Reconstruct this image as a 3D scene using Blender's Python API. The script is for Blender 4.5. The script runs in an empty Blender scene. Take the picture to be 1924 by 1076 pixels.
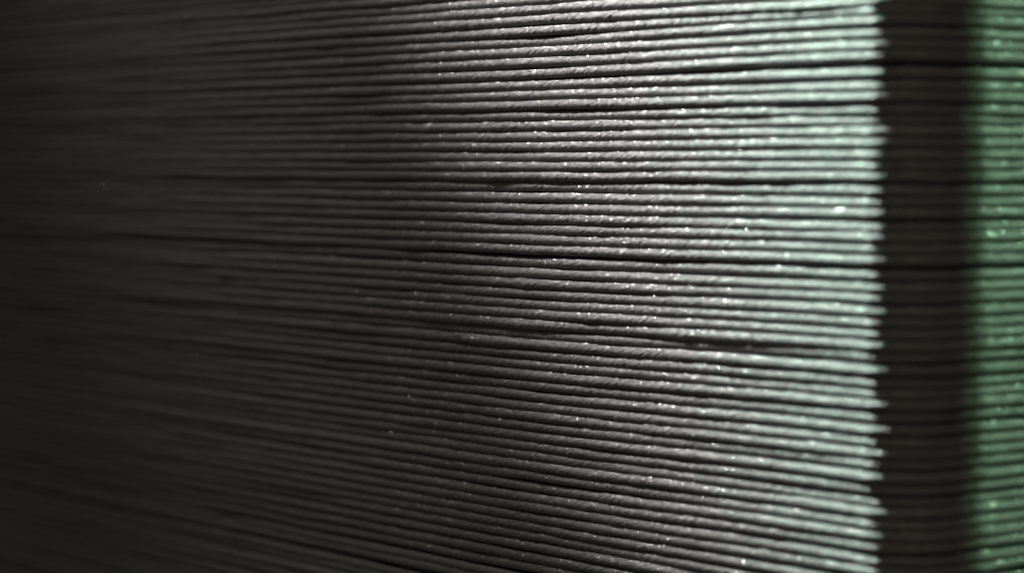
import bpy, math, random
import numpy as np

# ---------------------------------------------------------------- scene, camera, light
# one unit is one centimetre
sc = bpy.context.scene
CAM_Z = 5.0
cam_data = bpy.data.cameras.new('camera')
cam = bpy.data.objects.new('camera', cam_data)
sc.collection.objects.link(cam)
cam.location = (0, 0, CAM_Z)
cam.rotation_euler = (math.radians(90 - 2.66), 0, 0)
cam_data.sensor_width = 36
cam_data.lens = 95.8
cam_data.clip_start = 0.1
cam_data.clip_end = 500
cam_data.dof.use_dof = True
cam_data.dof.focus_distance = 18.45
cam_data.dof.aperture_fstop = 0.285
sc.camera = cam

world = bpy.data.worlds.new('World')
sc.world = world
world.use_nodes = True
bg = world.node_tree.nodes['Background']
bg.inputs['Color'].default_value = (1.0, 0.88, 0.74, 1)
bg.inputs['Strength'].default_value = 0.04

sc.cycles.use_denoising = True
vs = sc.view_settings
vs.view_transform = 'Standard'
vs.look = 'None'
vs.exposure = 0
vs.gamma = 1
vs.use_curve_mapping = False

# the box: thread side runs back to the left, rounded corner, short side runs back to the right
CORNER = np.array([2.09, 16.08])                # where the long side starts to round
T1 = np.array([-0.60182, 0.79864])              # along the long side, away from the corner
N1 = np.array([-0.79864, -0.60182])             # out of the long side
N2 = -T1                                        # out of the short side
ROUND = 0.32
LONG, SHORT = 16.0, 7.0

# the green lamps rake the short side from the right; a strip keeps their light off the rounded corner
RAY = 0.50 * N2 - 0.55 * N1
RAY = RAY / np.linalg.norm(RAY)
PERP = np.array([-RAY[1], RAY[0]])
SHADE_END = CORNER + ROUND * (N2 - N1) - N1 * 0.27     # where the green light sets in

def spot_lamp(name, at, aim, colour, power, radius, half_angle, blend):
    """A spot at one point aimed at another; heights count from the camera's, half_angle in degrees."""
    v = np.array(aim, dtype=float) - np.array(at, dtype=float)
    v /= np.linalg.norm(v)
    d = bpy.data.lights.new(name, 'SPOT')
    d.energy = power
    d.color = colour
    d.shadow_soft_size = radius
    d.spot_size = 2 * math.radians(half_angle)
    d.spot_blend = blend
    o = bpy.data.objects.new(name, d)
    sc.collection.objects.link(o)
    o.location = (at[0], at[1], CAM_Z + at[2])
    o.rotation_euler = (math.pi / 2 + math.asin(v[2]), 0, math.atan2(v[1], v[0]) - math.pi / 2)
    return o

def on_box(s, out, z):
    p = CORNER + T1 * s + N1 * out
    return np.array([p[0], p[1], z])

# white spots: high up behind the far end of the long side, raking along the threads towards the corner;
# their beams point outwards from the box, so only their soft edge falls on the long side
def raking_lamp(name, along, out, up, right, rise, colour, power, half_angle, blend):
    d = on_box(along, out, up) - on_box(0, 0, 0)
    d /= np.linalg.norm(d)
    lr = np.cross(-d, (0, 0, 1)); lr /= np.linalg.norm(lr)
    lu = np.cross(lr, -d)
    at = on_box(0, 0, 0) + d * 24
    spot_lamp(name, at, on_box(0, 0, 0) + lr * right + lu * rise, colour, power, 0.4, half_angle, blend)
    return at
lamp_at = raking_lamp('white_lamp', 0.77, 0.25, 0.60, 12.8, 5.6, (1.0, 0.97, 0.98), 44000, 37.2, 0.295)
raking_lamp('mint_lamp', 0.77, 0.24, 0.60, 14.0, 0.4, (0.26, 1.0, 0.64), 23500, 31.8, 0.085)
spot_lamp('broad_white_lamp', lamp_at, on_box(3.0, 0, 0.2), (1.0, 0.96, 0.92), 2200, 0.4, 21.0, 1.0)  # weak wide beam added to draw out the white falloff
# weak soft fill from above, added to give the ridges contrast
cd = bpy.data.lights.new('overhead_fill', 'AREA')
cd.shape = 'SQUARE'; cd.size = 14; cd.energy = 480; cd.color = (1.0, 0.88, 0.75)
co = bpy.data.objects.new('overhead_fill', cd)
sc.collection.objects.link(co)
co.location = (0, -2, CAM_Z + 24)
co.rotation_euler = (math.radians(38), 0, 0)
# green spots: from the right, on the short side
for name, side, colour, power in (('green_lamp', 0.0, (0.55, 1.0, 0.65), 42000), ('faint_green_lamp', 0.8, (0.36, 1.0, 0.50), 10000)):
    g = SHADE_END + RAY * 30 + PERP * side
    spot_lamp(name, (g[0], g[1], 25.0), (SHADE_END[0], SHADE_END[1], 1.4), colour, power, 0.4, 7.5, 1.0)

# ---------------------------------------------------------------- materials
def new_mat(name):
    m = bpy.data.materials.new(name)
    m.use_nodes = True
    nt = m.node_tree
    return m, nt, nt.nodes['Principled BSDF']

def thread_material():
    m, nt, b = new_mat('grey_thread')
    N, L = nt.nodes, nt.links
    uv = N.new('ShaderNodeUVMap'); uv.uv_map = 'fibre'
    sep = N.new('ShaderNodeSeparateXYZ'); L.new(uv.outputs[0], sep.inputs[0])
    info = N.new('ShaderNodeObjectInfo')
    def math_node(op, a, c):
        n = N.new('ShaderNodeMath'); n.operation = op
        for i, x in enumerate((a, c)):
            if isinstance(x, (int, float)): n.inputs[i].default_value = x
            else: L.new(x, n.inputs[i])
        return n.outputs[0]
    ca, sa = math.cos(math.radians(27)), math.sin(math.radians(27))
    u, w = sep.outputs[0], sep.outputs[1]
    along = math_node('ADD', math_node('MULTIPLY', u, ca), math_node('MULTIPLY', w, sa))
    across = math_node('SUBTRACT', math_node('MULTIPLY', w, ca), math_node('MULTIPLY', u, sa))
    def fibre_noise(fa, fc, detail):
        c = N.new('ShaderNodeCombineXYZ')
        L.new(math_node('MULTIPLY', along, fa), c.inputs[0])
        L.new(math_node('MULTIPLY', across, fc), c.inputs[1])
        L.new(math_node('MULTIPLY', info.outputs['Random'], 90.0), c.inputs[2])
        t = N.new('ShaderNodeTexNoise'); t.inputs['Scale'].default_value = 1
        t.inputs['Detail'].default_value = detail
        t.inputs['Roughness'].default_value = 0.6
        L.new(c.outputs[0], t.inputs['Vector'])
        return t.outputs['Fac']
    fine = fibre_noise(9, 150, 2)
    coarse = fibre_noise(5, 45, 2)
    h = math_node('ADD', math_node('MULTIPLY', fine, 0.9), math_node('MULTIPLY', coarse, 1.0))
    bump = N.new('ShaderNodeBump')
    bump.inputs['Strength'].default_value = 0.9
    bump.inputs['Distance'].default_value = 0.016
    L.new(h, bump.inputs['Height'])
    L.new(bump.outputs[0], b.inputs['Normal'])
    ramp = N.new('ShaderNodeValToRGB')
    ramp.color_ramp.elements[0].position = 0.25
    ramp.color_ramp.elements[0].color = (0.17, 0.161, 0.150, 1)
    ramp.color_ramp.elements[1].position = 0.8
    ramp.color_ramp.elements[1].color = (0.42, 0.41, 0.39, 1)
    mixf = math_node('ADD', math_node('MULTIPLY', fine, 0.6), math_node('MULTIPLY', coarse, 0.4))
    L.new(mixf, ramp.inputs[0])
    tone = N.new('ShaderNodeMix'); tone.data_type = 'RGBA'; tone.blend_type = 'MULTIPLY'
    tone.inputs['Factor'].default_value = 1.0
    shade = math_node('ADD', math_node('MULTIPLY', info.outputs['Random'], 0.3), 0.82)
    L.new(ramp.outputs[0], tone.inputs['A']); L.new(shade, tone.inputs['B'])
    L.new(tone.outputs['Result'], b.inputs['Base Color'])
    b.inputs['Roughness'].default_value = 0.36
    b.inputs['Specular IOR Level'].default_value = 0.6
    b.inputs['Sheen Weight'].default_value = 0.15
    b.inputs['Sheen Roughness'].default_value = 0.4
    return m

def plain_material(name, col, rough, spec=0.5, noise_scale=40.0, amount=0.15):
    m, nt, b = new_mat(name)
    N, L = nt.nodes, nt.links
    tc = N.new('ShaderNodeTexCoord')
    t = N.new('ShaderNodeTexNoise'); t.inputs['Scale'].default_value = noise_scale
    L.new(tc.outputs['Object'], t.inputs['Vector'])
    r = N.new('ShaderNodeValToRGB')
    r.color_ramp.elements[0].color = tuple(c * (1 - amount) for c in col) + (1,)
    r.color_ramp.elements[1].color = tuple(min(1, c * (1 + amount)) for c in col) + (1,)
    L.new(t.outputs['Fac'], r.inputs[0])
    L.new(r.outputs[0], b.inputs['Base Color'])
    b.inputs['Roughness'].default_value = rough
    b.inputs['Specular IOR Level'].default_value = spec
    return m

THREAD = thread_material()
BOARD = plain_material('dark_board', (0.07, 0.065, 0.06), 0.9, 0.2)
LINT = plain_material('glint_lint', (0.85, 0.84, 0.82), 0.27, 1.0)
LINT.node_tree.nodes['Principled BSDF'].inputs['Metallic'].default_value = 0.8  # pale and metallic so the fibre ends sparkle
BLACK = plain_material('blocker_black', (0.012, 0.012, 0.012), 0.7, 0.2)
PINK = plain_material('pink_dust', (0.90, 0.66, 0.54), 0.6)
ORANGE = plain_material('orange_dust', (0.85, 0.42, 0.15), 0.6)
PALE = plain_material('grey_dust', (0.6, 0.58, 0.54), 0.7)

# ---------------------------------------------------------------- mesh helpers
def mesh_object(name, verts, faces, mat, parent=None, uv=None, smooth=True):
    me = bpy.data.meshes.new(name)
    verts = np.asarray(verts, dtype=np.float32)
    faces = np.asarray(faces, dtype=np.int32)
    k = faces.shape[1]
    me.vertices.add(len(verts)); me.vertices.foreach_set('co', verts.ravel())
    me.loops.add(faces.size); me.loops.foreach_set('vertex_index', faces.ravel())
    me.polygons.add(len(faces))
    me.polygons.foreach_set('loop_start', np.arange(0, faces.size, k, dtype=np.int32))
    me.polygons.foreach_set('loop_total', np.full(len(faces), k, dtype=np.int32))
    me.polygons.foreach_set('use_smooth', np.full(len(faces), smooth, dtype=bool))
    if uv is not None:
        lay = me.uv_layers.new(name='fibre')
        lay.data.foreach_set('uv', np.asarray(uv, dtype=np.float32).ravel())
    me.update(calc_edges=True)
    me.materials.append(mat)
    o = bpy.data.objects.new(name, me)
    sc.collection.objects.link(o)
    if parent is not None:
        o.parent = parent
    return o

def loop_path(q, grow=0.0):
    """Point and outward direction at arc length q round the box; q = 0 where the long side
    meets the rounded corner, negative along the long side, positive round the corner."""
    q = np.asarray(q, dtype=float)
    arc = math.pi / 2 * ROUND
    total = 2 * LONG + 2 * SHORT + 4 * arc
    qq = np.mod(q + LONG, total)
    centre = CORNER - N1 * ROUND
    t2 = -N1
    pos = np.zeros(q.shape + (2,)); nor = np.zeros(q.shape + (2,))
    c = [centre, centre + t2 * SHORT, centre + t2 * SHORT + T1 * LONG, centre + T1 * LONG]
    n = [N1, N2, -N1, -N2]
    lens = [LONG, SHORT, LONG, SHORT]
    starts = [c[3], c[0], c[1], c[2]]
    base = 0.0
    for i in range(4):
        d = -T1 if i == 0 else (t2 if i == 1 else (T1 if i == 2 else -t2))
        m = (qq >= base) & (qq < base + lens[i])
        e = (qq[m] - base)[:, None]
        nor[m] = n[i]
        pos[m] = starts[i] + d * e + n[i] * ROUND
        base += lens[i]
        m = (qq >= base) & (qq < base + arc)
        a = ((qq[m] - base) / ROUND)[:, None]
        nn = n[i] * np.cos(a) + n[(i + 1) % 4] * np.sin(a)
        nor[m] = nn
        pos[m] = c[i] + nn * ROUND
        base += arc
    return pos + nor * grow, nor

rng = np.random.default_rng(11)
random.seed(11)

def wobble(q, waves, amp):
    """Smooth random curve with the given wavelengths."""
    out = np.zeros_like(q)
    for wl in waves:
        w = wl * rng.uniform(0.75, 1.3)
        out += rng.normal(0, 1) * np.sin(2 * math.pi * q / w + rng.uniform(0, 6.28))
    return out * amp / math.sqrt(len(waves))

def lumps(q, count, lo, hi, amp, width):
    out = np.zeros_like(q)
    for _ in range(count):
        c = rng.uniform(lo, hi)
        out += rng.normal(0, amp) * np.exp(-((q - c) / (width * rng.uniform(0.5, 1.6))) ** 2)
    return out

# ---------------------------------------------------------------- the box of thread
box = bpy.data.objects.new('thread_wound_box', None)
sc.collection.objects.link(box)
box['label'] = 'grey thread wound in close parallel rows round a box with rounded edge'
box['category'] = 'thread'

# heights of the windings at the corner and 3.3 cm along the long side, measured against the camera's height
heights = [(0.925, 0.9487), (0.8716, 0.8726), (0.812, 0.7996), (0.7366, 0.7311), (0.6674, 0.6608), (0.6046, 0.5837),
           (0.5071, 0.5069), (0.4284, 0.4374), (0.3655, 0.3682), (0.2899, 0.2983), (0.2301, 0.2273), (0.1639, 0.1575),
           (0.0946, 0.0891), (0.0252, 0.0191), (-0.0378, -0.0491), (-0.1041, -0.1157), (-0.183, -0.1864), (-0.2524,
           -0.2601), (-0.3187, -0.3321), (-0.4009, -0.4028), (-0.4578, -0.4741), (-0.5273, -0.5436), (-0.5969, -0.6153),
           (-0.6823, -0.6956), (-0.7551, -0.7739), (-0.8184, -0.845), (-0.8944, -0.9161), (-0.9641, -0.987), (-1.0275,
           -1.0561), (-1.0972, -1.1245), (-1.1606, -1.1929), (-1.2431, -1.2634), (-1.3161, -1.3341), (-1.3796, -1.4017),
           (-1.4463, -1.4727), (-1.5193, -1.5464), (-1.5956, -1.6177), (-1.6655, -1.6876), (-1.7323, -1.7562), (-1.7959,
           -1.8245), (-1.8723, -1.8947), (-1.9423, -1.9641), (-2.0187, -2.0306), (-2.0792, -2.0971), (-2.1493, -2.1684),
           (-2.2195, -2.2437), (-2.2832, -2.3171), (-2.3662, -2.3848), (-2.4332, -2.4544)]
sunk_corner = {1: .009, 10: .009, 16: .011, 30: .010, 42: .008, 23: .005}       # windings that slip under their neighbours
sunk_side = {9: .009, 16: .010, 23: .009, 30: .010, 7: .003, 32: .003}
proud = {0, 5, 8, 15, 22, 29, 31, 38, 40}
rows = []                                       # (height at corner, height on side, depth at corner, depth on side, radius, in the picture)
for i, (ha, hb) in enumerate(heights):
    da = -sunk_corner.get(i, 0) + (0.006 if i in proud else rng.normal(0, 0.003))
    db = -sunk_side.get(i, 0) + (0.004 if i in proud else rng.normal(0, 0.003))
    rows.append((ha, hb, da, db, 0.0343 + (0.0012 if i in proud else 0.0) + rng.normal(0, 0.0007), True))
def add_row(h, near):
    d = -0.006 if rng.random() < .10 else rng.normal(0, .004)
    rows.append((h, h + rng.normal(0, .006), d, d + rng.normal(0, .003), 0.0343 + rng.normal(0, .001), near))
rows.append((0.995, 1.0166, 0.0, 0.0, 0.0343, True))
h = 1.006
while h < 1.75:
    h += rng.normal(0.0700, 0.003)
    add_row(h, h < 1.15)
h = -2.442
while h > -4.1:
    h -= rng.normal(0.0705, 0.003)
    add_row(h, h > -2.85)

ARC = math.pi / 2 * ROUND
TOTAL = 2 * LONG + 2 * SHORT + 4 * ARC
def stations(fine):
    k = 1.0 if fine else 1.8
    segs = [(-LONG, -8.0, .06), (-8.0, -4.9, .026), (-4.9, -1.1, .0125), (-1.1, 0.0, .018),
            (0.0, ARC, .022), (ARC, ARC + 1.2, .024), (ARC + 1.2, ARC + SHORT, .09)]
    out = []
    for a, b, s in segs:
        n = max(2, int((b - a) / (s * k)))
        out.append(np.linspace(a, b, n, endpoint=False))
    out.append(np.linspace(ARC + SHORT, TOTAL - LONG, 46, endpoint=False))
    return np.concatenate(out)

front = np.radians(np.concatenate([np.linspace(-95, 125, 18), [160, 205, 240]]))
lint_pts = []                                   # where fibre ends stand up: (position, out direction, along direction)
TW = math.tan(math.radians(27))

def ease(q, q0, q1):
    t = np.clip((q - q0) / (q1 - q0), 0, 1)
    return t * t * (3 - 2 * t)

def build_thread(ha, hb, da, db, r, fine):
    q = stations(fine)
    n = len(q)
    h = 0.0
    side = ease(-q, 0.2, 3.35) * (1 - ease(q, TOTAL - LONG - 12, TOTAL - LONG - 4))
    # the long wavelengths: threads bulge and sink, drift up and down
    far = ease(-q, 3.5, 10)
    dep = da + (db - da) * ease(-q, 0.6, 2.6) + wobble(q, (7, 3, 1.4), 0.0028) + lumps(q, 9, -9, 1.5, 0.0035, 0.22)
    dep = dep + wobble(q, (6, 3), 0.005) * far
    if min(da, db) < -0.006:
        dep = dep + lumps(q, 16, -6, 1.5, 0.0035, 0.16)
    zz = ha + (hb - ha) * side + wobble(q, (9, 4, 1.7), 0.002) * (1 + 1.5 * far) + lumps(q, 9, -9, 1.5, 0.002, 0.14)
    rad = r * (1 + wobble(q, (2.2, .9, .42, .21), 0.035) + lumps(q, 30, -9, 1.5, 0.035, 0.06))
    p, nr = loop_path(q, 0.0)
    th = front[None, :]
    phase = 8 * (th - (q / r * TW)[:, None])
    jit = wobble(q, (.5, .17), 0.8)[:, None]
    ridge = np.sin(phase + jit) * 0.5 + 0.5 * np.sin(phase * 5 / 8 + 2 * jit + 1.3)
    amp = 0.032 * (1 + 0.5 * np.tanh(wobble(q, (.6, .25), 1.2)))[:, None]
    rough = rng.normal(0, 0.027, (n, len(front)))
    rr = rad[:, None] * (1 + amp * ridge + rough)
    out = dep[:, None] + rr * np.cos(th)
    up = zz[:, None] + rr * np.sin(th) + h + CAM_Z
    X = p[:, 0:1] + nr[:, 0:1] * out
    Y = p[:, 1:2] + nr[:, 1:2] * out
    V = np.stack([X, Y, up], axis=-1).reshape(-1, 3)
    m = len(front)
    i = np.arange(n); j = np.arange(m)
    I, J = np.meshgrid(i, j, indexing='ij')
    I2, J2 = (I + 1) % n, (J + 1) % m
    F = np.stack([I * m + J, I2 * m + J, I2 * m + J2, I * m + J2], axis=-1).reshape(-1, 4)
    thx = np.append(front, front[0] + 2 * math.pi) * r
    qx = np.append(q, q[0] + TOTAL)
    U = np.stack([np.stack([qx[I], thx[J]], -1), np.stack([qx[I + 1], thx[J]], -1),
                  np.stack([qx[I + 1], thx[J + 1]], -1), np.stack([qx[I], thx[J + 1]], -1)], axis=2)
    mesh_object('thread', V, F, THREAD, box, U.reshape(-1, 2))
    # fibre ends
    if fine:
        k = 3800
        qi = rng.integers(0, n, k)
        big = np.ones(k)
        right = np.arange(k) < 200
        near = np.searchsorted(q, rng.uniform(0.2 * ARC, ARC + 1.0, k))
        qi[right] = near[right]
        big[right] = 1.7
        keep = (q[qi] > -4.5 - rng.exponential(1.3, k)) & (q[qi] < ARC + 1.0)
        qi, big = qi[keep], big[keep]
        a = np.radians(rng.normal(52, 20, len(qi)))
        jj = np.abs(front[None, :] - a[:, None]).argmin(axis=1)
        nn = np.stack([nr[qi, 0] * np.cos(a), nr[qi, 1] * np.cos(a), np.sin(a)], -1)
        tt = np.stack([-nr[qi, 1], nr[qi, 0], np.zeros(len(qi))], -1)
        lint_pts.append((V[qi * m + jj], nn, tt, big))

for row in rows:
    build_thread(*row)

# loose fibre ends on the threads, too many to count; pale metallic flakes shaped to glint
def unit(v):
    return v / np.linalg.norm(v, axis=-1, keepdims=True)

def build_lint():
    base, nn, tt, big = (np.concatenate([p[i] for p in lint_pts]) for i in range(4))
    k = len(base)
    up = unit(nn + rng.normal(0, 0.22, (k, 3)) * big[:, None])
    side = unit(np.cross(up, tt))
    hair = rng.random(k) < 0.014                # a hair that stands off the thread; the rest are short flat fibre ends
    ln = np.where(hair, rng.uniform(0.03, 0.07, k), rng.uniform(0.006, 0.014, k))[:, None]
    w = np.where(hair, 0.0008, np.minimum(0.0032, 0.0012 * np.exp(rng.normal(0, 0.45, k))) * big)[:, None]
    way = rng.choice([-1.0, 1.0], k)[:, None]
    d = unit(tt * way + nn * (hair * rng.uniform(0.2, 0.8, k))[:, None] + side * rng.normal(0.2, 0.4, k)[:, None])
    a = unit(np.cross(d, up))
    c = base + nn * 0.0010
    V = np.stack([c - d * ln * .4, c - a * w, c + up * w * .45, c + a * w, c + d * ln * .6], axis=1).reshape(-1, 3)
    tri = np.array([(0, 1, 2), (0, 2, 3), (4, 2, 1), (4, 3, 2), (0, 3, 1), (4, 1, 3)])
    F = (np.arange(k)[:, None, None] * 5 + tri[None]).reshape(-1, 3)
    o = mesh_object('lint', V, F, LINT, box, smooth=False)
    o['kind'] = 'stuff'
build_lint()

# the board the thread is wound on
q = np.concatenate([np.linspace(-LONG, 0, 6, endpoint=False), np.linspace(0, ARC, 10, endpoint=False),
                    np.linspace(ARC, ARC + SHORT, 4, endpoint=False),
                    ARC + SHORT + np.linspace(0, ARC, 10, endpoint=False),
                    2 * ARC + SHORT + np.linspace(0, LONG, 4, endpoint=False),
                    2 * ARC + SHORT + LONG + np.linspace(0, ARC, 10, endpoint=False),
                    3 * ARC + SHORT + LONG + np.linspace(0, SHORT, 4, endpoint=False),
                    3 * ARC + 2 * SHORT + LONG + np.linspace(0, ARC, 10, endpoint=False)])
pp, _ = loop_path(q, -0.045)
n = len(q)
V = [(x, y, z) for z in (0.6, 7.0) for x, y in pp]
cx, cy = pp.mean(axis=0)
V += [(cx, cy, 0.6), (cx, cy, 7.0)]
F = [(i, (i + 1) % n, n + (i + 1) % n, n + i) for i in range(n)]
me = bpy.data.meshes.new('board')
F += [((i + 1) % n, i, 2 * n) for i in range(n)] + [(n + i, n + (i + 1) % n, 2 * n + 1) for i in range(n)]
me.from_pydata([tuple(v) for v in V], [], F)
me.materials.append(BOARD)
board = bpy.data.objects.new('board', me)
sc.collection.objects.link(board)
board.parent = box

# ---------------------------------------------------------------- dust on the thread
def dust(s, height, size, mat, label, lift):
    import bmesh
    bm = bmesh.new()
    bmesh.ops.create_icosphere(bm, subdivisions=2, radius=size)
    for v in bm.verts:
        v.co *= 1 + 0.25 * math.sin(v.co.x * 900 + v.co.z * 700) + random.uniform(-.12, .12)
        v.co.z *= 0.8
    me = bpy.data.meshes.new('dust_speck')
    bm.to_mesh(me); bm.free()
    me.materials.append(mat)
    for p in me.polygons: p.use_smooth = True
    o = bpy.data.objects.new('dust_speck', me)
    sc.collection.objects.link(o)
    xy = CORNER + T1 * s + N1 * lift
    o.location = (xy[0], xy[1], CAM_Z + height)
    o['label'] = label
    o['category'] = 'dust'
    o['group'] = 'dust specks on the thread'
dust(4.060, -1.238, 0.0130, PINK, 'small pale pink dust speck, brightest on the dark rows below centre', 0.058)
dust(5.130, -1.123, 0.0130, PINK, 'blurred pinkish dust speck up and left of the brightest one', 0.058)
dust(0.966, -1.075, 0.0075, ORANGE, 'tiny orange dust speck on the bright rows near the lit edge', 0.045)
dust(6.886, -1.408, 0.009, PALE, 'blurred grey dust speck on the dark rows at mid height', 0.037)
dust(6.880, -2.803, 0.009, PALE, 'blurred grey dust speck low on the dark rows', 0.037)

# ---------------------------------------------------------------- strip added out of view to shade the corner
def upright_strip(dist, left, right, z0, z1, label):
    a = SHADE_END + RAY * dist + PERP * left
    b = SHADE_END + RAY * dist + PERP * right
    t = RAY * 0.04
    ring = [a, b, b + t, a + t]
    V = [(p[0], p[1], CAM_Z + z) for z in (z0, z1) for p in ring]
    F = [(0, 1, 5, 4), (1, 2, 6, 5), (2, 3, 7, 6), (3, 0, 4, 7), (3, 2, 1, 0), (4, 5, 6, 7)]
    o = mesh_object('shade_strip', V, F, BLACK, smooth=False)
    o['label'] = label
    o['category'] = 'light blocker'
upright_strip(2.9, -0.6, 0.0, -9, 9, 'narrow upright matt black strip, added out of view to keep green light off the box corner')
